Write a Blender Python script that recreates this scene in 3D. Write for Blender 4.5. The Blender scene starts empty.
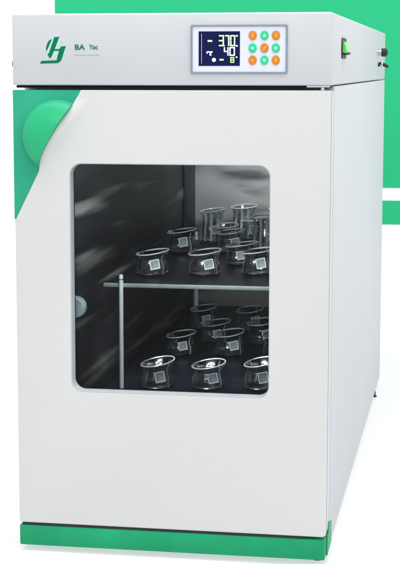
import bpy, bmesh, math, random
from mathutils import Vector, Matrix
random.seed(7)
S = bpy.context.scene
COL = S.collection

# ---------------------------------------------------------------- camera
cam_d = bpy.data.cameras.new("camera"); cam = bpy.data.objects.new("camera", cam_d); COL.objects.link(cam)
yaw, pit, rol = -0.1789, -0.1347, -0.0003
fw = Vector((math.sin(yaw)*math.cos(pit), math.cos(yaw)*math.cos(pit), math.sin(pit)))
rt = Vector((math.cos(yaw), -math.sin(yaw), 0)); up = rt.cross(fw)
r2 = rt*math.cos(rol)+up*math.sin(rol); u2 = -rt*math.sin(rol)+up*math.cos(rol)
m = Matrix((r2, u2, -fw)).transposed().to_4x4(); m.translation = Vector((0.8503, -2.9115, 0.9249))
cam.matrix_world = m
cam_d.sensor_fit = 'VERTICAL'; cam_d.sensor_height = 24; cam_d.lens = 1588.59/564*24
cam_d.shift_x = (200-181.85)/564; cam_d.shift_y = 1.52/564
cam_d.clip_start = 0.05; cam_d.clip_end = 200
S.camera = cam

# ---------------------------------------------------------------- light
w = bpy.data.worlds.new("World"); S.world = w; w.use_nodes = True
bg = w.node_tree.nodes["Background"]; bg.inputs[0].default_value = (0.985, 0.995, 1.0, 1); bg.inputs[1].default_value = 0.92
def area(name, loc, target, sx, sy, watts, col=(1, 1, 1)):
    d = bpy.data.lights.new(name, 'AREA'); d.shape = 'RECTANGLE'; d.size = sx; d.size_y = sy; d.energy = watts; d.color = col
    o = bpy.data.objects.new(name, d); COL.objects.link(o); o.location = loc
    o.rotation_euler = (Vector(target)-Vector(loc)).to_track_quat('-Z', 'Y').to_euler(); return o
area("backdrop_softbox", (-.6, -.2, 4.6), (.2, 2.62, .5), 5.0, 1.0, 75)
area("softbox", (-0.6, -4.2, 3.2), (0.3, 0, 0.5), 1.6, 1.6, 42, (1, 0.985, 0.96))
area("overhead_softbox", (0.9, -0.9, 4.4), (0.4, 0.2, 0), 3.0, 3.0, 105, (1, 0.99, 0.98))
area("strip_softbox", (4.2, -1.0, 2.2), (0.6, 0.8, 0.5), 0.8, 2.0, 20, (0.93, 0.97, 1.0))
S.view_settings.view_transform = 'Standard'; S.view_settings.look = 'None'
S.view_settings.exposure = 0; S.view_settings.gamma = 1
try:
    S.cycles.transparent_max_bounces = 24; S.cycles.max_bounces = 10
except Exception: pass

# ---------------------------------------------------------------- materials
def srgb(r, g, b):
    f = lambda c: (c/255/12.92 if c/255 <= .04045 else ((c/255+.055)/1.055)**2.4)
    return (f(r), f(g), f(b), 1)
def pbr(name, col, rough=.5, metal=0., spec=.5, noise=0., nscale=20, bump=0., bscale=400, stretch=None, coat=0., emit=None, es=0., rvar=0.):
    M = bpy.data.materials.new(name); M.use_nodes = True; nt = M.node_tree; N = nt.nodes; L = nt.links
    b = N["Principled BSDF"]; b.inputs["Base Color"].default_value = col; b.inputs["Roughness"].default_value = rough
    b.inputs["Metallic"].default_value = metal; b.inputs["Specular IOR Level"].default_value = spec; b.inputs["Coat Weight"].default_value = coat
    if emit: b.inputs["Emission Color"].default_value = emit; b.inputs["Emission Strength"].default_value = es
    if noise or bump or rvar:
        tc = N.new("ShaderNodeTexCoord"); mp = N.new("ShaderNodeMapping"); L.new(tc.outputs["Object"], mp.inputs[0])
        if stretch: mp.inputs["Scale"].default_value = stretch
    if noise or rvar:
        n = N.new("ShaderNodeTexNoise"); n.inputs["Scale"].default_value = nscale; n.inputs["Detail"].default_value = 4
        L.new(mp.outputs[0], n.inputs["Vector"])
    if noise:
        r = N.new("ShaderNodeMapRange"); r.inputs["From Min"].default_value = .3; r.inputs["From Max"].default_value = .7
        r.inputs["To Min"].default_value = 1-noise; r.inputs["To Max"].default_value = 1+noise
        L.new(n.outputs[0], r.inputs[0])
        mx = N.new("ShaderNodeMix"); mx.data_type = 'RGBA'; mx.blend_type = 'MULTIPLY'; mx.inputs[0].default_value = 1
        mx.inputs[6].default_value = col; L.new(r.outputs[0], mx.inputs[7]); L.new(mx.outputs[2], b.inputs["Base Color"])
    if rvar:
        r = N.new("ShaderNodeMapRange"); r.inputs["From Min"].default_value = .3; r.inputs["From Max"].default_value = .7
        r.inputs["To Min"].default_value = max(.03, rough-rvar); r.inputs["To Max"].default_value = rough+rvar
        L.new(n.outputs[0], r.inputs[0]); L.new(r.outputs[0], b.inputs["Roughness"])
    if bump:
        n2 = N.new("ShaderNodeTexNoise"); n2.inputs["Scale"].default_value = bscale; n2.inputs["Detail"].default_value = 2
        L.new(mp.outputs[0], n2.inputs["Vector"])
        bp = N.new("ShaderNodeBump"); bp.inputs["Strength"].default_value = bump; bp.inputs["Distance"].default_value = .001
        L.new(n2.outputs[0], bp.inputs["Height"]); L.new(bp.outputs[0], b.inputs["Normal"])
    return M
def thin_glass(name, tint, gloss_col, base, edge, rough=.03):
    M = bpy.data.materials.new(name); M.use_nodes = True; nt = M.node_tree; N = nt.nodes; L = nt.links; N.clear()
    out = N.new("ShaderNodeOutputMaterial"); mx = N.new("ShaderNodeMixShader"); t = N.new("ShaderNodeBsdfTransparent"); g = N.new("ShaderNodeBsdfGlossy")
    t.inputs[0].default_value = tint; g.inputs["Color"].default_value = gloss_col; g.inputs["Roughness"].default_value = rough
    lw = N.new("ShaderNodeLayerWeight"); lw.inputs[0].default_value = .35
    r = N.new("ShaderNodeMapRange"); r.inputs["To Min"].default_value = base; r.inputs["To Max"].default_value = edge
    L.new(lw.outputs["Facing"], r.inputs[0]); L.new(r.outputs[0], mx.inputs[0]); L.new(t.outputs[0], mx.inputs[1]); L.new(g.outputs[0], mx.inputs[2])
    L.new(mx.outputs[0], out.inputs[0]); return M
def backlit(name, col, share):
    M = bpy.data.materials.new(name); M.use_nodes = True; nt = M.node_tree; N = nt.nodes; L = nt.links; N.clear()
    out = N.new("ShaderNodeOutputMaterial"); mx = N.new("ShaderNodeMixShader"); d = N.new("ShaderNodeBsdfDiffuse"); t = N.new("ShaderNodeBsdfTranslucent")
    d.inputs[0].default_value = col; t.inputs[0].default_value = col; mx.inputs[0].default_value = share
    L.new(d.outputs[0], mx.inputs[1]); L.new(t.outputs[0], mx.inputs[2]); L.new(mx.outputs[0], out.inputs[0]); return M

M_acryl = backlit("white acrylic", (.99, .99, .99, 1), .62)
M_cloth = backlit("white backdrop cloth", (.99, .99, .99, 1), .2)
M_paint = pbr("warm white powder coat", (.580, .590, .588, 1), .42, noise=.022, nscale=2.6, bump=.12, bscale=900, spec=.2)
M_head = pbr("cool white powder coat", (.508, .526, .552, 1), .40, noise=.015, nscale=5, bump=.12, bscale=900, spec=.2)
M_side = pbr("pale grey blue powder coat", (.548, .578, .598, 1), .5, noise=.015, nscale=3, bump=.12, bscale=900, spec=.08)
M_green = pbr("green sheet paint", (.014, .30, .135, 1), .42, noise=.14, nscale=9, bump=.1, bscale=600, spec=.12)
M_gcorn = pbr("teal green moulding", (.026, .335, .20, 1), .30, noise=.12, nscale=10, spec=.16, bump=.05, bscale=500)
M_black = pbr("black rubber", (.012, .012, .014, 1), .6, noise=.1, nscale=60)
M_gap = pbr("dark gasket", (.010, .012, .020, 1), .7, spec=.15, noise=.1, nscale=40)
M_trim = pbr("polished aluminium trim", (.56, .61, .63, 1), .35, .08, noise=.05, nscale=30, stretch=(1, 1, .1))
M_steel = pbr("stainless steel", (.66, .68, .68, 1), .22, 1., noise=.06, nscale=40)
M_post = pbr("satin steel rod", (.80, .86, .88, 1), .32, .1, noise=.05, nscale=40)
M_strap = pbr("polished strap steel", (.92, .95, .94, 1), .25, .1, noise=.08, nscale=60)
M_chrome = pbr("bright spring steel", (.88, .91, .91, 1), .2, .15, noise=.05, nscale=40)
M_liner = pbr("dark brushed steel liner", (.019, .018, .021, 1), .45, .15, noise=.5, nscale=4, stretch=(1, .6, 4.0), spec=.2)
def add_reflection_streaks(M, light, scale, stretch, lo, hi, off=(0, 0, 0)):
    """long soft streaks painted into the base colour in place of smeared reflections"""
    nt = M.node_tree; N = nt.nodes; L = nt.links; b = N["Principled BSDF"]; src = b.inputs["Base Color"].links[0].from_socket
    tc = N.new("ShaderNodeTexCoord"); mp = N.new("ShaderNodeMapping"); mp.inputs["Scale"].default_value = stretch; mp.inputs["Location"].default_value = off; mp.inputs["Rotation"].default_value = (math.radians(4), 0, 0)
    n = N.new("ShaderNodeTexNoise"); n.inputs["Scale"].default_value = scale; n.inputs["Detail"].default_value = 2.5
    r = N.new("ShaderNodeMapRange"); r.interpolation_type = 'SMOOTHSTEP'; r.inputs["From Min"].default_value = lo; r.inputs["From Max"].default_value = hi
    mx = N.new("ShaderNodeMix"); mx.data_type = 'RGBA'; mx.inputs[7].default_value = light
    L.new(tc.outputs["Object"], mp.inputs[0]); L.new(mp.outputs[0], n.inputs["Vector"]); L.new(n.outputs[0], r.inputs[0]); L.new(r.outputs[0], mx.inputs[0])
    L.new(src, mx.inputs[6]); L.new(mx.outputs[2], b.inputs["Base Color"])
add_reflection_streaks(M_liner, (.36, .35, .31, 1), 2.6, (1, .50, 8.5), .52, .80, (0, 0, 5.9))  # smeared reflections of the chamber walls, mixed into the liner colour
M_back = pbr("steel back panel", (.40, .41, .37, 1), .5, .3, noise=.3, nscale=3, stretch=(.7, 1, 2.0), rvar=.1)
add_reflection_streaks(M_back, (.07, .08, .08, 1), 4.0, (.9, 1, 4.0), .46, .66)
M_duct = pbr("dark duct cover", (.013, .019, .035, 1), .5, .1, noise=.2, nscale=8)
M_shelf = pbr("dark shelf mat", (.011, .012, .018, 1), .42, noise=.3, nscale=30, spec=.12)
M_edge = pbr("shelf lip steel", (.50, .56, .48, 1), .38, .5, noise=.1, nscale=25)
M_win = thin_glass("tinted window glass", (.80, .83, .85, 1), (1, 1, 1, 1), .003, .06)
M_jar = thin_glass("laboratory glass", (.66, .69, .72, 1), (1, 1, 1, 1), .05, .80, .16)
M_tag = pbr("grey glassy clip plate", (.34, .38, .37, 1), .25, .1, noise=.35, nscale=70)
M_latch = pbr("grey latch disc", (.52, .60, .57, 1), .45, .2, noise=.22, nscale=70)
M_frame = pbr("slate blue frame", (.22, .28, .36, 1), .35, .5, noise=.05, nscale=30)
M_face = pbr("panel membrane", (.63, .66, .73, 1), .4, noise=.02, nscale=20)
M_screen = pbr("navy display glass", (.003, .005, .025, 1), .15, spec=.08, noise=.3, nscale=30, emit=(.006, .010, .075, 1), es=.7)
M_segG = pbr("lit green segments", (.3, .8, .15, 1), .5, emit=(.50, 1.0, .18, 1), es=.95, noise=.05)
M_segY = pbr("lit pale green segments", (.6, .9, .4, 1), .5, emit=(.62, 1.0, .26, 1), es=.9, noise=.05)
M_segC = pbr("lit cyan segments", (.6, .9, .95, 1), .5, emit=(.62, .96, 1.0, 1), es=.9, noise=.05)
M_or = pbr("orange key", (.60, .21, .022, 1), .4, spec=.2, noise=.06, nscale=60)
M_orl = pbr("pale orange mark", (.85, .45, .16, 1), .4, noise=.06, nscale=60)
M_kg = pbr("mint key", (.03, .56, .28, 1), .4, spec=.2, noise=.06, nscale=60)
M_kgl = pbr("pale mint mark", (.45, .85, .65, 1), .4, noise=.06, nscale=60)
M_logo = pbr("logo green ink", (.003, .15, .075, 1), .6, spec=.1, noise=.12, nscale=60)
M_logol = pbr("logo pale mint ink", (.36, .68, .56, 1), .5, noise=.05, nscale=60)
M_logog = pbr("logo grey ink", (.33, .39, .40, 1), .5, noise=.05, nscale=60)
M_rock = pbr("lit green rocker", (.07, .58, .05, 1), .25, emit=(.12, .8, .06, 1), es=.22, noise=.06, nscale=60, spec=.6)
M_red = pbr("dull red cap", (.30, .12, .14, 1), .5, noise=.08, nscale=60)
M_ban = pbr("green page graphic", (.0275, .435, .195, 1), .8, spec=.05, noise=.006, nscale=2)

# ---------------------------------------------------------------- mesh helpers
def obj(name, bm, mat, parent=None, smooth=False):
    bmesh.ops.recalc_face_normals(bm, faces=bm.faces)
    me = bpy.data.meshes.new(name); bm.to_mesh(me); bm.free(); me.materials.append(mat)
    if smooth:
        for p in me.polygons: p.use_smooth = True
        try: me.set_sharp_from_angle(angle=math.radians(38))
        except Exception: pass
    o = bpy.data.objects.new(name, me); COL.objects.link(o)
    if parent: o.parent = parent
    return o
def thing(name, label, cat, loc=(0, 0, 0), group=None):
    o = bpy.data.objects.new(name, None); COL.objects.link(o); o.location = loc; o.empty_display_size = .05
    o["label"] = label; o["category"] = cat
    if group: o["group"] = group
    return o
def box(bm, x0, x1, y0, y1, z0, z1, bev=0, seg=2):
    r = bmesh.ops.create_cube(bm, size=1); vs = r["verts"]
    for v in vs: v.co = Vector(((x0+x1)/2+v.co.x*(x1-x0), (y0+y1)/2+v.co.y*(y1-y0), (z0+z1)/2+v.co.z*(z1-z0)))
    if bev:
        es = list({e for v in vs for e in v.link_edges})
        bmesh.ops.bevel(bm, geom=es, offset=bev, segments=seg, profile=.5, affect='EDGES', clamp_overlap=True)
def prism(bm, pts, axis, a, b):
    """polygon pts (2-D) extruded along axis from a to b. axis 'y': pts are (x,z); axis 'x': pts are (y,z)"""
    mk = (lambda p, t: (p[0], t, p[1])) if axis == 'y' else ((lambda p, t: (t, p[0], p[1])) if axis == 'x' else (lambda p, t: (p[0], p[1], t)))
    A = [bm.verts.new(mk(p, a)) for p in pts]; B = [bm.verts.new(mk(p, b)) for p in pts]
    bm.faces.new(A); bm.faces.new(B[::-1]); n = len(pts)
    for i in range(n): bm.faces.new((A[i], A[(i+1) % n], B[(i+1) % n], B[i]))
def cyl(bm, p, q, r0, r1=None, n=24):
    r1 = r0 if r1 is None else r1
    p, q = Vector(p), Vector(q); d = (q-p)
    M = Matrix.Translation((p+q)/2) @ d.to_track_quat('Z', 'Y').to_matrix().to_4x4()
    bmesh.ops.create_cone(bm, cap_ends=True, segments=n, radius1=r0, radius2=r1, depth=d.length, matrix=M)
def rrect(x0, x1, z0, z1, r, n=8):
    P = []
    for cx, cz, a0 in ((x1-r, z1-r, 0), (x0+r, z1-r, 90), (x0+r, z0+r, 180), (x1-r, z0+r, 270)):
        for i in range(n+1):
            a = math.radians(a0+90*i/n); P.append((cx+r*math.cos(a), cz+r*math.sin(a)))
    return P
def ring_prism(bm, outer, inner, y0, y1):
    n = len(outer)
    V = [[bm.verts.new((p[0], y, p[1])) for p in loop] for y in (y0, y1) for loop in (outer, inner)]
    for i in range(n):
        j = (i+1) % n
        bm.faces.new((V[0][i], V[0][j], V[1][j], V[1][i])); bm.faces.new((V[2][i], V[2][j], V[3][j], V[3][i]))
        bm.faces.new((V[0][i], V[0][j], V[2][j], V[2][i])); bm.faces.new((V[1][i], V[1][j], V[3][j], V[3][i]))

W, H, D = .60, 1.0258, 1.809
ZH, ZD0, ZD1 = .8934, .0455, .8845     # header bottom, door bottom, door top

# ---------------------------------------------------------------- setting
bm = bmesh.new(); v = [bm.verts.new(c) for c in ((-9, -7, -.012), (10, -7, -.012), (10, 2.62, -.012), (-9, 2.62, -.012))]; bm.faces.new(v)
o = obj("floor", bm, M_acryl); o["kind"] = "structure"
bm = bmesh.new(); v = [bm.verts.new(c) for c in ((-9, 2.62, -.012), (10, 2.62, -.012), (10, 2.62, 6), (-9, 2.62, 6))]; bm.faces.new(v)
o = obj("backdrop_wall", bm, M_cloth); o["kind"] = "structure"
bm = bmesh.new(); box(bm, -.6055, .86, 2.6165, 2.6195, .5150, 2.2)  # green page graphics, built as flat boards on the wall
o = obj("page_block", bm, M_ban); o["label"] = "large green page graphic built as a flat board on the white wall behind the incubator"; o["category"] = "board"
bm = bmesh.new(); box(bm, .30, .86, 2.6165, 2.6195, .3880, .4705)
o = obj("page_strip", bm, M_ban); o["label"] = "narrow green page graphic built as a strip on the white wall just below the large one"; o["category"] = "strip"

# ---------------------------------------------------------------- incubator
inc = thing("incubator", "tall white laboratory incubator with green base, green door corner and dark window", "incubator")

# cabinet body
bm = bmesh.new(); yb = .078; zt = ZH-.0022
box(bm, W-.030, W, yb, D, .006, zt, .003)
box(bm, 0, .030, yb, D, .006, zt, .003)
box(bm, .0302, W-.0302, D-.012, D-.001, .007, zt-.001)
box(bm, .0302, W-.0302, yb+.001, D-.0122, .007, .175)
box(bm, .0302, W-.0302, yb+.001, D-.0122, .862, zt-.001)
obj("cabinet_body", bm, M_side, inc, True)
# inner chamber
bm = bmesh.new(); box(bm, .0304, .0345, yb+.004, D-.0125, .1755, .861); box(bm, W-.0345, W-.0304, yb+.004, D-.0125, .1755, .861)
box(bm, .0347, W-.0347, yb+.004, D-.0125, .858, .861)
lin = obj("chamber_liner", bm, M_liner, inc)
bm = bmesh.new(); box(bm, .0347, W-.0347, D-.020, D-.0125, .181, .857); obj("back_panel", bm, M_back, inc)
bm = bmesh.new(); box(bm, .0347, .042, 1.625, 1.786, .30, .857, .002); obj("air_duct", bm, M_duct, inc, True)
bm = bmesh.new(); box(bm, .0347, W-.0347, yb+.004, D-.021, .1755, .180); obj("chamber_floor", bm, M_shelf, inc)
# rubber gasket between door and body
bm = bmesh.new(); ring_prism(bm, rrect(.006, W-.006, ZD0+.004, ZD1-.004, .006), rrect(.045, W-.045, ZD0+.06, ZD1-.05, .006), .0745, .0785)
obj("gasket", bm, M_gap, inc)

# header
bm = bmesh.new(); box(bm, 0, W, 0, D, ZH, H, .0035, 3); head = obj("control_housing", bm, M_head, inc, True)
bm = bmesh.new(); box(bm, .004, W-.004, .012, .07, ZD1+.004, ZH-.0003); obj("housing_lip", bm, M_gap, head)
bm = bmesh.new(); box(bm, .555, W-.004, .003, .0115, ZH-.0032, ZH-.0004); cyl(bm, (.583, .010, ZD1+.0003), (.583, .010, ZH-.004), .0035)
obj("hinge_pin", bm, M_steel, inc, True)
bm = bmesh.new(); box(bm, -.0022, -.0001, .004, .020, .9285, .9375, .0008); obj("side_cap", bm, M_red, head)

# door: pull moulding patch in the top left corner
BL = [(.6404, .0029), (.7343, .0503), (.7445, .0512), (.7570, .0552), (.7700, .0618), (.7816, .0690), (.8000, .0800), (.8193, .0914), (.8512, .1128), (ZD1, .1320)]   # (z, x) of the green edge
def xl(z):
    for (z0, x0), (z1, x1) in zip(BL, BL[1:]):
        if z <= z1: return x0+(x1-x0)*(z-z0)/(z1-z0)
    return BL[-1][1]
DC = (.0855, .7975); DR = .069
def hump(x, z):
    dx, dz = x-DC[0], z-DC[1]; r = math.hypot(dx, dz)/DR
    if r >= 1: return 0
    h = .031*(1-r**2.4)**.60
    return h
def hump_white(x, z):                 # the white sheet rises to meet the moulding, then eases back flat
    t = min(1, (x-xl(z))/.036); q = (z-.722)/(.872-.722)
    return 0 if not 0 < q < 1 else .019*math.sin(math.pi*q)**1.6*(1-t*t*(3-2*t))
zs0 = .6404; nz = 300
zsl = [zs0+(ZD1-zs0)*i/nz for i in range(nz+1)]
XR = .165
def patch(x_of, nx, name, mat, parent, skirt_left):
    bm = bmesh.new(); rows = []
    for z in zsl:
        a, b = x_of(z); rows.append([bm.verts.new((a+(b-a)*i/nx, -hump(a+(b-a)*i/nx, z), z)) for i in range(nx+1)])
    for r0, r1 in zip(rows, rows[1:]):
        for i in range(nx): bm.faces.new((r0[i], r0[i+1], r1[i+1], r1[i]))
    return bm, rows
bm, rows = patch(lambda z: (0, max(.0028, xl(z)-.0002)), 140, "g", M_gcorn, None, True)
# return edge of the moulding
for edge in ([r[0] for r in rows], rows[-1], [r[-1] for r in rows]):
    back = [bm.verts.new((v.co.x, .012, v.co.z)) for v in edge]
    for i in range(len(edge)-1): bm.faces.new((edge[i], edge[i+1], back[i+1], back[i]))
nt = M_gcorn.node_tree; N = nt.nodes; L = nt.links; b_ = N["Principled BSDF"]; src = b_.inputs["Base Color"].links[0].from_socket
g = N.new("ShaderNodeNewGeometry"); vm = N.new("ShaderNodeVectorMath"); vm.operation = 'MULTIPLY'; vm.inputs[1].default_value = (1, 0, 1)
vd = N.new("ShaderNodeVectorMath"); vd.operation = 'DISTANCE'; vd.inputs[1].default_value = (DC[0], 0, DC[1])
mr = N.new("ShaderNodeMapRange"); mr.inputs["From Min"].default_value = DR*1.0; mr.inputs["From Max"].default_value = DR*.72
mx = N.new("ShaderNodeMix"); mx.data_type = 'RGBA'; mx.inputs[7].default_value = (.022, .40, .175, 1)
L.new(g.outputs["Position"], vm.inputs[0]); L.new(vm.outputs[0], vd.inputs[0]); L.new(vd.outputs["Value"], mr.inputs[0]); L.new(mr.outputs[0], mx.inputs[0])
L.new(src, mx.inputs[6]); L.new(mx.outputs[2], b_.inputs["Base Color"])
corner = obj("corner_grip", bm, M_gcorn, inc, True)

# door panel
DX0, DX1 = .0008, W-.0008
WX0, WX1, WZ0, WZ1 = .1085, .4900, .3095, .7478
# flat rest of the face, filled between outline and window hole
def fill_face(bm, outer, holes):
    es = []
    for loop in [outer]+holes:
        vs = [bm.verts.new((p[0], 0, p[1])) for p in loop]
        es += [bm.edges.new((vs[i], vs[(i+1) % len(vs)])) for i in range(len(vs))]
    bmesh.ops.triangle_fill(bm, use_beauty=True, use_dissolve=True, edges=es)
    return es
hole = rrect(WX0, WX1, WZ0, WZ1, .0225, 10)
bv = .0035
# patch rectangle overlaps hole in x, so the patch is taken only above the window on its right; window left = .1085 < XR -> trim
XRa = lambda z: XR if z > WZ1+.012 else .100
bm = bmesh.new(); rows = []
def prow(z, xr):
    a = xl(z)+.0002; nx = 64
    return [bm.verts.new((a+(xr-a)*i/nx, -hump_white(a+(xr-a)*i/nx, z), z)) for i in range(nx+1)]
zsplit = WZ1+.012
zl = [z for z in zsl if z < zsplit-.0005]+[zsplit]; zu = [zsplit]+[z for z in zsl if z > zsplit+.0005]
left_edge = []
for zz, xr in ((zl, .100), (zu, XR)):
    rows = [prow(z, xr) for z in zz]; left_edge.append([r[0] for r in rows])
    for r0, r1 in zip(rows, rows[1:]):
        for i in range(len(r0)-1): bm.faces.new((r0[i], r0[i+1], r1[i+1], r1[i]))
for edge in left_edge:
    back = [bm.verts.new((v.co.x, .012, v.co.z)) for v in edge]
    for i in range(len(edge)-1): bm.faces.new((edge[i], edge[i+1], back[i+1], back[i]))
outer = [(DX0+bv, ZD0+bv), (DX1-bv, ZD0+bv), (DX1-bv, ZD1-bv), (DX1-bv, ZD1), (XR, ZD1), (XR, zsplit), (.100, zsplit), (.100, zs0), (DX0+bv, zs0)]
outer = [(DX0+bv, ZD0+bv), (DX1-bv, ZD0+bv), (DX1-bv, ZD1), (XR, ZD1), (XR, zsplit), (.100, zsplit), (.100, zs0), (DX0+bv, zs0)]
fill_face(bm, outer, [hole])
# rolled edges: bottom, right, left
def strip(bm, path, nrm):
    """path: 2 points (x,z) along the flat edge, nrm (dx,dz) outward; quarter round then straight back to y=.03"""
    prof = [(bv*math.sin(math.radians(a)), bv*(1-math.cos(math.radians(a)))) for a in (0, 22, 45, 67, 90)]+[(bv, .0135)]
    cols = [[bm.verts.new((p[0]+nrm[0]*o, y, p[1]+nrm[1]*o)) for p in path] for o, y in prof]
    for a, b in zip(cols, cols[1:]): bm.faces.new((a[0], a[1], b[1], b[0]))
strip(bm, [(DX0+bv, ZD0+bv), (DX1-bv, ZD0+bv)], (0, -1))
strip(bm, [(DX1-bv, ZD0+bv), (DX1-bv, ZD1)], (1, 0))
strip(bm, [(DX0+bv, ZD0+bv), (DX0+bv, zs0)], (-1, 0))
# top return
v = [bm.verts.new(c) for c in ((.1322, 0, ZD1), (DX1-bv, 0, ZD1), (DX1-bv, .0135, ZD1), (.1322, .0135, ZD1))]; bm.faces.new(v)
# window reveal
ho = [bm.verts.new((p[0], 0, p[1])) for p in hole]; hi = [bm.verts.new((p[0], .009, p[1])) for p in hole]
for i in range(len(ho)):
    j = (i+1) % len(ho); bm.faces.new((ho[i], ho[j], hi[j], hi[i]))
bmesh.ops.remove_doubles(bm, verts=bm.verts, dist=.00001)
door = obj("door", bm, M_paint, inc, True)
# inner door pan (behind the front skin, with the groove round its edge)
bm = bmesh.new()
ring_prism(bm, rrect(.0065, W-.0065, ZD0+.005, ZD1-.005, .002), rrect(WX0-.006, WX1+.006, WZ0-.006, WZ1+.006, .02), .0137, .0284)
obj("door_core", bm, M_gap, door)
bm = bmesh.new()
ring_prism(bm, rrect(.0012, W-.0012, ZD0+.001, ZD1-.001, .003), rrect(WX0-.018, WX1+.018, WZ0-.018, WZ1+.018, .02), .0298, .0735)
obj("door_pan", bm, M_paint, door)
# window: aluminium reveal trim and glass
bm = bmesh.new()
o0 = rrect(WX0+.0004, WX1-.0004, WZ0+.0004, WZ1-.0004, .0222, 10); i0 = rrect(WX0+.0013, WX1-.0013, WZ0+.0013, WZ1-.0013, .0213, 10)
ring_prism(bm, o0, i0, .0010, .0285)
win = obj("window_trim", bm, M_trim, door, True)
bm = bmesh.new(); prism(bm, rrect(WX0+.0015, WX1-.0015, WZ0+.0015, WZ1-.0015, .0211, 10), 'y', .0245, .0280)
obj("window_glass", bm, M_win, door)
# black seal seen through the glass edge
bm = bmesh.new(); ring_prism(bm, rrect(WX0-.001, WX1+.001, WZ0-.001, WZ1+.001, .022, 10), rrect(WX0+.0022, WX1-.0022, WZ0+.0022, WZ1-.0022, .0195, 10), .0287, .0296)
obj("window_seal", bm, M_gap, door)
# round latch disc behind the glass
bm = bmesh.new(); cyl(bm, (.1055, .046, .4664), (.1055, .058, .4664), .0205, .0205, 40); cyl(bm, (.1055, .0425, .4664), (.1055, .0458, .4664), .0165, .0195, 40)
obj("latch_disc", bm, M_latch, door, True)

# base
bm = bmesh.new()
box(bm, .0008, W-.0024, .0015, .0775, 0, .0402, .0025, 2)
bk = [(.0330, .0010), (.0330, .0395), (.050, .0405), (.0575, .0600), (.1185, .0465), (.1185, .0040)]
prism(bm, bk, 'x', W-.0030, W+.0006)
prism(bm, bk, 'x', -.0012, .0004)
obj("base_plinth", bm, M_green, inc, True)
bm = bmesh.new(); box(bm, .006, .560, .004, .070, .0405, .0440); obj("base_seal", bm, M_black, inc)
for x, y in ((.045, .30), (W-.020, .045), (.045, 1.60), (W-.004, 1.60)):
    bm = bmesh.new(); cyl(bm, (x, y, -.0118), (x, y, -.0085), .0075, .0080); cyl(bm, (x, y, -.0085), (x, y, .0055 if y > .2 else -.0002), .0045)
    obj("foot", bm, M_black, inc, True)

# switch and fittings on the right side of the header
bm = bmesh.new(); prism(bm, [(.2125+(p[0])*1, p[1]) for p in rrect(0, .104, .9435, .9835, .010, 5)], 'x', W-.001, W+.0022)
sw = obj("power_switch", bm, M_black, inc)
bm = bmesh.new()
prism(bm, [(W+.0022, .9560), (W+.0022, .9765), (W+.0045, .9760), (W+.0098, .9570), (W+.0095, .9530), (W+.0050, .9545)], 'y', .228, .292)
obj("rocker", bm, M_rock, sw)
bm = bmesh.new(); prism(bm, [(W+.0050, .9510), (W+.0112, .9515), (W+.0115, .9548), (W+.0098, .9565), (W+.0048, .9540)], 'y', .240, .303)
obj("rocker_tip", bm, M_black, sw)
bm = bmesh.new(); cyl(bm, (W, 1.455, .967), (W+.009, 1.455, .967), .0080, .0085, 24)
kn = obj("fuse_holder", bm, M_steel, inc, True)
bm = bmesh.new(); cyl(bm, (W+.0092, 1.455, .967), (W+.0205, 1.455, .967), .0112, .0112, 28); cyl(bm, (W+.0207, 1.455, .967), (W+.026, 1.455, .967), .0110, .006, 28)
obj("fuse_cap", bm, M_black, kn, True)
bm = bmesh.new(); cyl(bm, (W, 1.49, .9345), (W+.012, 1.49, .9345), .0062, .0062, 20)
kk = obj("cable_nipple", bm, M_steel, inc, True)
bm = bmesh.new(); cyl(bm, (W+.0122, 1.49, .9352), (W+.024, 1.50, .9290), .0050, .0040, 16); cyl(bm, (W+.001, 1.462, .9325), (W+.006, 1.470, .9385), .004, .004, 12)
obj("cable_stub", bm, M_black, kk, True)

# ---------------------------------------------------------------- control panel
PX0, PX1, PZ0, PZ1 = .3410, .5195, .9150, 1.0036
bm = bmesh.new(); ring_prism(bm, rrect(PX0, PX1, PZ0, PZ1, .002, 3), rrect(PX0+.0030, PX1-.0030, PZ0+.0029, PZ1-.0029, .0015, 3), -.0035, .001)
pan = obj("control_panel_frame", bm, M_frame, inc)
bm = bmesh.new(); box(bm, PX0+.0031, PX1-.0031, -.0015, .001, PZ0+.0030, PZ1-.0030); obj("panel_face", bm, M_face, pan)
bm = bmesh.new(); box(bm, .3556, .4322, -.0022, -.0016, .9291, .9918, .0002, 1); scr = obj("display_screen", bm, M_screen, pan)
def pp(x, y):   # zoomed crop coords of the display -> metres on the panel
    return (.3557+(x/8.89+200-198.8)*.001855, .9913-(y/8.89+25-31.8)*.00181)
SEG = {'0': 'abcdef', '3': 'abcdg', '4': 'fgbc', '7': 'abc', '8': 'abcdefg'}
def digit(bm, ch, x0, y0, x1, y1, t):
    X0, Z1 = pp(x0, y0); X1, Z0 = pp(x1, y1); zm = (Z0+Z1)/2; g = t*.18
    R = {'a': (X0+g, X1-g, Z1-t, Z1), 'd': (X0+g, X1-g, Z0, Z0+t), 'g': (X0+g, X1-g, zm-t/2, zm+t/2),
         'f': (X0, X0+t, zm+g, Z1-g), 'e': (X0, X0+t, Z0+g, zm-g), 'b': (X1-t, X1, zm+g, Z1-g), 'c': (X1-t, X1, Z0+g, zm-g)}
    k = {'a': 0, 'd': 1, 'g': 2, 'f': 3, 'e': 3, 'b': 4, 'c': 4}
    for s in SEG[ch]:
        a, b, c, d = R[s]; box(bm, a, b, -.0026-.00003*k[s], -.0023, c, d)
def dash(bm, x0, y0, x1, y1):
    X0, Z1 = pp(x0, y0); X1, Z0 = pp(x1, y1); box(bm, X0, X1, -.0026, -.0023, Z0, Z1)
bm = bmesh.new(); digit(bm, '3', 168, 92, 214, 190, .0022); digit(bm, '7', 222, 92, 262, 190, .0022); digit(bm, '0', 270, 92, 314, 190, .0022)
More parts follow.
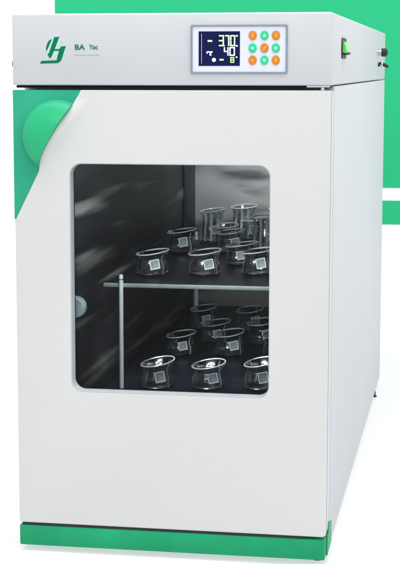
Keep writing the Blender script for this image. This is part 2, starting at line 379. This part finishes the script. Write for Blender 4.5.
dash(bm, 214, 180, 221, 190); dash(bm, 322, 92, 336, 106); obj("temperature_readout", bm, M_segY, scr)
bm = bmesh.new(); digit(bm, '4', 214, 198, 256, 276, .0021); digit(bm, '0', 264, 198, 312, 276, .0021); dash(bm, 320, 181, 336, 194)
obj("speed_readout", bm, M_segC, scr)
bm = bmesh.new(); dash(bm, 60, 236, 114, 246); dash(bm, 88, 247, 102, 274); dash(bm, 60, 247, 70, 256); obj("speed_symbol", bm, M_segC, scr)
bm = bmesh.new(); digit(bm, '8', 272, 288, 306, 338, .0017); dash(bm, 320, 282, 334, 294); obj("timer_readout", bm, M_segG, scr)
bm = bmesh.new(); dash(bm, 70, 136, 110, 150); obj("status_dash", bm, M_segY, scr)
bm = bmesh.new(); dash(bm, 176, 304, 212, 317); obj("status_dash", bm, M_segY, scr)
bm = bmesh.new()
c = pp(126, 312); cyl(bm, (c[0], -.0026, c[1]), (c[0], -.0023, c[1]), .0036); obj("status_dot", bm, M_segY, scr)
bm = bmesh.new(); dash(bm, 14, 78, 17, 345); obj("screen_rule", bm, M_face, scr)
bx = (.4556, .4774, .4983); bz = (.9840, .9613, .9394)
tri = lambda a, s, k=.9: [(s*math.cos(math.radians(a+t)), s*k*math.sin(math.radians(a+t))) for t in (0, 125, 235)]
for i in range(3):
    for j in range(3):
        org = (i+j) % 2 == 0
        bm = bmesh.new(); P = [(bx[i]+.0075*math.cos(t*math.pi/18), bz[j]+.0084*math.sin(t*math.pi/18)) for t in range(36)]
        prism(bm, P, 'y', -.0030, -.0014)
        P = [(bx[i]+.0065*math.cos(t*math.pi/18), bz[j]+.0074*math.sin(t*math.pi/18)) for t in range(36)]
        prism(bm, P, 'y', -.0036, -.00301)
        b = obj("button", bm, M_or if org else M_kg, pan)
        b["label"] = "round orange button" if org else "round mint green button"
        bm = bmesh.new(); cx, cz = bx[i], bz[j]
        if (i, j) == (1, 0): T = tri(90, .0042)
        elif (i, j) == (1, 2): T = tri(-90, .0042)
        elif (i, j) == (0, 1): T = tri(180, .0042)
        elif (i, j) == (2, 1): T = [(.0028*math.cos(t*math.pi/8), .0028*math.sin(t*math.pi/8)) for t in range(16)]
        elif (i, j) == (1, 1): T = [(-.0035, -.0035), (-.0018, -.0040), (.0038, .0030), (.0022, .0040)]
        elif (i, j) == (0, 2): T = [(-.003, -.0012), (.003, -.0012), (.003, .0004), (-.003, .0004)]
        else: T = [(-.0008, -.0030), (.0010, -.0030), (.0010, .0032), (-.0008, .0032)]
        prism(bm, [(cx+a, cz+b_) for a, b_ in T], 'y', -.0039, -.00361)
        obj("button_mark", bm, M_orl if org else M_kgl, b)

# ---------------------------------------------------------------- emblem and lettering on the header
def lp(x, y):   # crop (36..72, 34..66) at 11.11x -> metres on the header front
    u, v = 36+x/11.11, 34+y/11.11
    return (.0538+(u-40)*.00194, .9367+(62-v)*.00185+(u-40)*.00004)
def decal(name, polys, mat, parent, y=-.0006):
    bm = bmesh.new()
    for k, P in enumerate(polys): prism(bm, [lp(*q) for q in P], 'y', y-.00006*k, -.0001+0.00001*k)
    return obj(name, bm, mat, parent)
disc = [(222+112*math.cos(t*math.pi/24), 165+128*math.sin(t*math.pi/24)) for t in range(48)]
emb = decal("emblem", [[(205, 40), (262, 38), (212, 165), (172, 262), (150, 272), (128, 225), (145, 215)],
                       [(205, 172), (262, 172), (280, 145), (333, 142), (310, 210), (283, 290), (262, 318), (238, 328), (45, 330), (62, 300), (228, 298), (243, 240), (256, 192), (200, 192)],
                       [(180, 60), (150, 72), (124, 115), (112, 165), (118, 195), (140, 150)]], M_logo, head)
decal("emblem_disc", [disc], M_logol, emb, -.00025)
decal("emblem_cutout", [[(225, 205), (240, 195), (215, 290), (175, 285), (190, 240)],
                       [(268, 60), (300, 80), (325, 118), (318, 128), (285, 92), (262, 72)],
                       [(262, 80), (300, 128), (250, 150)]], M_head, emb, -.00045)  # pale shapes of the emblem print, in the header colour
def text(body, name, x, z, size, mat, parent, sx=1.):
    c = bpy.data.curves.new(name, 'FONT'); c.body = body; c.size = size; c.extrude = .00025; c.offset = size*.018
    t = bpy.data.objects.new("tmp", c); COL.objects.link(t); bpy.context.view_layer.update()
    me = bpy.data.meshes.new_from_object(t.evaluated_get(bpy.context.evaluated_depsgraph_get())); bpy.data.objects.remove(t)
    me.transform(Matrix.Translation((x, -.0004, z)) @ Matrix.Rotation(math.radians(90), 4, 'X') @ Matrix.Diagonal((sx, 1, 1, 1)))
    me.materials.clear(); me.materials.append(mat); o = bpy.data.objects.new(name, me); COL.objects.link(o); o.parent = parent; return o
text("BA", "brand_letters", .1205, .9592, .0135, M_logo, head, 1.18)
text("Yoc", "brand_letters", .1490, .9598, .0125, M_logo, head, .80)
bm = bmesh.new(); x = .1200
while x < .168:                       # the tiny unreadable second line
    wd = random.uniform(.0011, .0022); hh = random.uniform(.0014, .0022)
    box(bm, x, x+wd, -.0004, -.0001, .9490-hh/2, .9490+hh/2); x += wd+random.uniform(.0005, .0011)
obj("small_print", bm, M_logog, head)

# ---------------------------------------------------------------- rack inside
rack = thing("shaker_rack", "dark steel shelf on thin posts inside the incubator, above a dark shaker plate", "rack", (0, 0, .1805))
def local(o): o.location = -rack.location; return o
bm = bmesh.new(); box(bm, .062, W-.045, .490, 1.70, .449, .453); local(obj("shelf", bm, M_shelf, rack))
bm = bmesh.new(); box(bm, .060, W-.043, .4835, .4895, .4455, .4545, .0012); local(obj("shelf_lip", bm, M_edge, rack, True))
bm = bmesh.new(); box(bm, .062, W-.045, .40, 1.74, .214, .220, .001); local(obj("shaker_plate", bm, M_shelf, rack))
bm = bmesh.new(); box(bm, .12, W-.10, .50, 1.60, .1806, .2138); local(obj("drive_box", bm, M_gap, rack))
for x, y in ((.101, .4795), (.108, 1.42), (W-.08, .4795), (W-.08, 1.42)):
    bm = bmesh.new(); cyl(bm, (x, y, .2202), (x, y, .462), .0048 if y < 1 else .0062, None, 20)
    cyl(bm, (x, y, .4622), (x, y, .4655), .0028, None, 14); cyl(bm, (x, y, .4656), (x, y, .4745), .0050, .0042, 16)
    local(obj("post", bm, M_post, rack, True))

# ---------------------------------------------------------------- clamped glass jars
SY = 1.75
def lathe(bm, prof, n=36, cap=True):
    rings = [[bm.verts.new((r*math.cos(2*math.pi*i/n), r*SY*math.sin(2*math.pi*i/n), z)) for i in range(n)] for r, z in prof]
    for a, b in zip(rings, rings[1:]):
        for i in range(n): bm.faces.new((a[i], a[(i+1) % n], b[(i+1) % n], b[i]))
    if cap: bm.faces.new(rings[0])
def hoop(bm, r, z, t, n=44, tilt=0):
    m_ = 8; R = []
    for i in range(n):
        a = 2*math.pi*i/n; c, s = math.cos(a), math.sin(a); ring = []
        for j in range(m_):
            b = 2*math.pi*j/m_; rr = r+t*math.cos(b)
            ring.append(bm.verts.new((rr*c, rr*SY*s, z+t*math.sin(b)+tilt*c)))
        R.append(ring)
    for i in range(n):
        A, B = R[i], R[(i+1) % n]
        for j in range(m_): bm.faces.new((A[j], A[(j+1) % m_], B[(j+1) % m_], B[j]))
def make_jar(name, label, k, straps):
    t = thing(name, label, "flask", group="glass flasks in steel clamps")
    bm = bmesh.new(); lathe(bm, [(.026, .001), (.032, .004), (.0340, .013*k), (.0335, .026*k), (.0298, .037*k), (.0292, .042*k), (.0320, .050*k), (.0357, .0565*k)])
    obj("glass_body", bm, M_jar, t, True)
    bm = bmesh.new(); hoop(bm, .0360, .058*k, .0014, tilt=.0045); obj("rim_ring", bm, M_chrome, t, True)
    bm = bmesh.new(); hoop(bm, .0335, .006, .0012); hoop(bm, .0285, .0405*k, .0010); obj("clamp_ring", bm, M_steel, t, True)
    for nm, mt in (("clip_frame", M_strap), ("clip_plate", M_tag)):
        bm = bmesh.new()
        if nm == "clip_frame": ring_prism(bm, rrect(-.0065, .0155, .008, .030, .001, 2), rrect(-.0045, .0135, .0102, .0285, .001, 2), -.0620, -.0600)
        else: box(bm, -.0044, .0134, -.0612, -.0604, .0103, .0284)
        bmesh.ops.rotate(bm, verts=bm.verts, cent=(.005, -.06, .02), matrix=Matrix.Rotation(math.radians(-11), 3, 'Y'))
        bmesh.ops.rotate(bm, verts=bm.verts, cent=(.005, -.06, .02), matrix=Matrix.Rotation(math.radians(14), 3, 'Z'))
        bmesh.ops.translate(bm, verts=bm.verts, vec=(.012, 0, .013*k))
        obj(nm, bm, mt, t)
    if True:
        for a in ((35, 150, 215, 248, 278, 315) if straps else (60, 150, 205, 330)):
            c, s = math.cos(math.radians(a)), math.sin(math.radians(a)); bm = bmesh.new()
            pr = [(.0350, .004), (.0362, .014*k), (.0347, .027*k), (.0310, .038*k), (.0308, .044*k), (.0352, .055*k)]
            L_ = [[bm.verts.new((r*c-s*q, r*SY*s+c*q*SY, z)) for q in ((-.0036, .0036) if straps else (-.0014, .0014))] for r, z in pr]
            for A, B in zip(L_, L_[1:]): bm.faces.new((A[0], A[1], B[1], B[0]))
            bmesh.ops.solidify(bm, geom=bm.faces[:], thickness=.0006)
            obj("spring_strap", bm, M_strap if straps else M_chrome, t)
    return t
def dup(root, label):
    r = root.copy(); COL.objects.link(r); r["label"] = label
    for ch in list(root.children):
        c = ch.copy(); COL.objects.link(c); c.parent = r
    return r
low = make_jar("lab_flask", "x", .90, False); tall = make_jar("tall_flask", "x", 1.55, True)
used = set()
SH, PL = .4532, .2204
jars = [
 (low, .150, .630, SH, 0, "leftmost glass flask on the upper shelf, in front of the left wall"),
 (low, .268, .655, SH, 6, "glass flask at the middle of the upper shelf front, before the tall striped flask"),
 (low, .388, .680, SH, -8, "dark front flask on the upper shelf at the window's right edge"),
 (low, .1365, 1.085, SH, -6, "second row flask on the upper shelf, just right of and behind the leftmost one"),
 (low, .262, 1.100, SH, 12, "second row flask on the upper shelf, right of the tall striped flask"),
 (tall, .155, 1.400, SH, 10, "tall flask with bright steel straps rising at the centre of the upper shelf"),
 (low, .275, 1.440, SH, -25, "rear flask on the upper shelf, right beside the bright strapped tall one"),
 (tall, .325, 1.220, SH, 30, "dark tall strapped flask near the right edge of the upper shelf"),
 (tall, .420, 1.000, SH, -40, "tallest looking flask cut off by the window's upper right edge on the shelf"),
 (low, .190, .486, PL, 0, "front left flask on the lower plate, nearest the shelf post"),
 (low, .303, .500, PL, 5, "front middle flask on the lower plate, right above the window's bottom edge"),
 (low, .418, .515, PL, -10, "faint front right flask on the lower plate by the window corner"),
 (low, .168, .900, PL, -5, "second row flask on the lower plate, right behind the front left one"),
 (low, .288, .915, PL, 8, "second row flask on the lower plate, right behind the front middle one"),
 (low, .405, .930, PL, 0, "second row flask on the lower plate at the window's right edge"),
 (low, .160, 1.290, PL, 4, "rear left flask on the lower plate, in front of the thin back post"),
 (low, .285, 1.305, PL, 20, "rear flask on the lower plate with a raised clip, below the shelf's right part"),
 (low, .400, 1.320, PL, -15, "rearmost right flask on the lower plate, half lost in the dark"),
 (low, .345, 1.090, PL, 10, "dim flask between the second and rear rows at the right of the lower plate"),
 (low, .225, 1.100, PL, -12, "lower plate flask just right of the thin back post, before the rear row"),
 (tall, .222, 1.560, SH, 50, "tall strapped flask directly behind the bright tall one at the shelf's centre"),
 (tall, .335, 1.500, SH, 20, "tall strapped flask standing against the pale back wall near the window's right side"),
 (low, .386, 1.130, SH, 15, "second row flask on the upper shelf cut by the window's right edge"),
 (low, .215, 1.320, SH, 40, "small flask squeezed between the bright tall flask and the second row on the shelf"),
 (low, .325, .860, SH, -30, "flask between the first and second rows at the right of the upper shelf"),
]
for proto, x, y, z, rz, lab in jars:
    o = proto if proto.name not in used else dup(proto, lab)
    used.add(proto.name); o["label"] = lab; o.location = (x-(.014 if proto is low else 0), y+(.03 if proto is low else 0), z); o.rotation_euler.z = math.radians(rz*.3)
    o.scale = (random.uniform(.96, 1.03), random.uniform(.95, 1.03), random.uniform(.90, 1.10))

# chamber lamp high at the back, lighting the rear panel
bm = bmesh.new(); cyl(bm, (.20, 1.45, .8575), (.20, 1.45, .8500), .03, .028); obj("chamber_lamp", bm, M_steel, inc, True)
area("chamber_lamp_light", (.26, 1.42, .842), (.30, 1.79, .60), .12, .08, 2.6, (.95, 1.0, .96))
area("violet_fill", (.08, 1.62, .835), (.14, 1.79, .72), .06, .04, .45, (.95, .50, 1.0))  # added violet light, stands in for a reflection on the back panel
area("chamber_front_fill", (.30, .20, .852), (.36, .95, .32), .36, .03, 7.0, (.94, .98, 1.0))  # added fill with no fixture, brightens the rims and clips
area("shelf_fill", (.33, .515, .444), (.33, 1.2, .20), .34, .02, 1.9, (.94, .98, 1.0))  # added fill under the shelf lip, lifts the shaded lower flasks
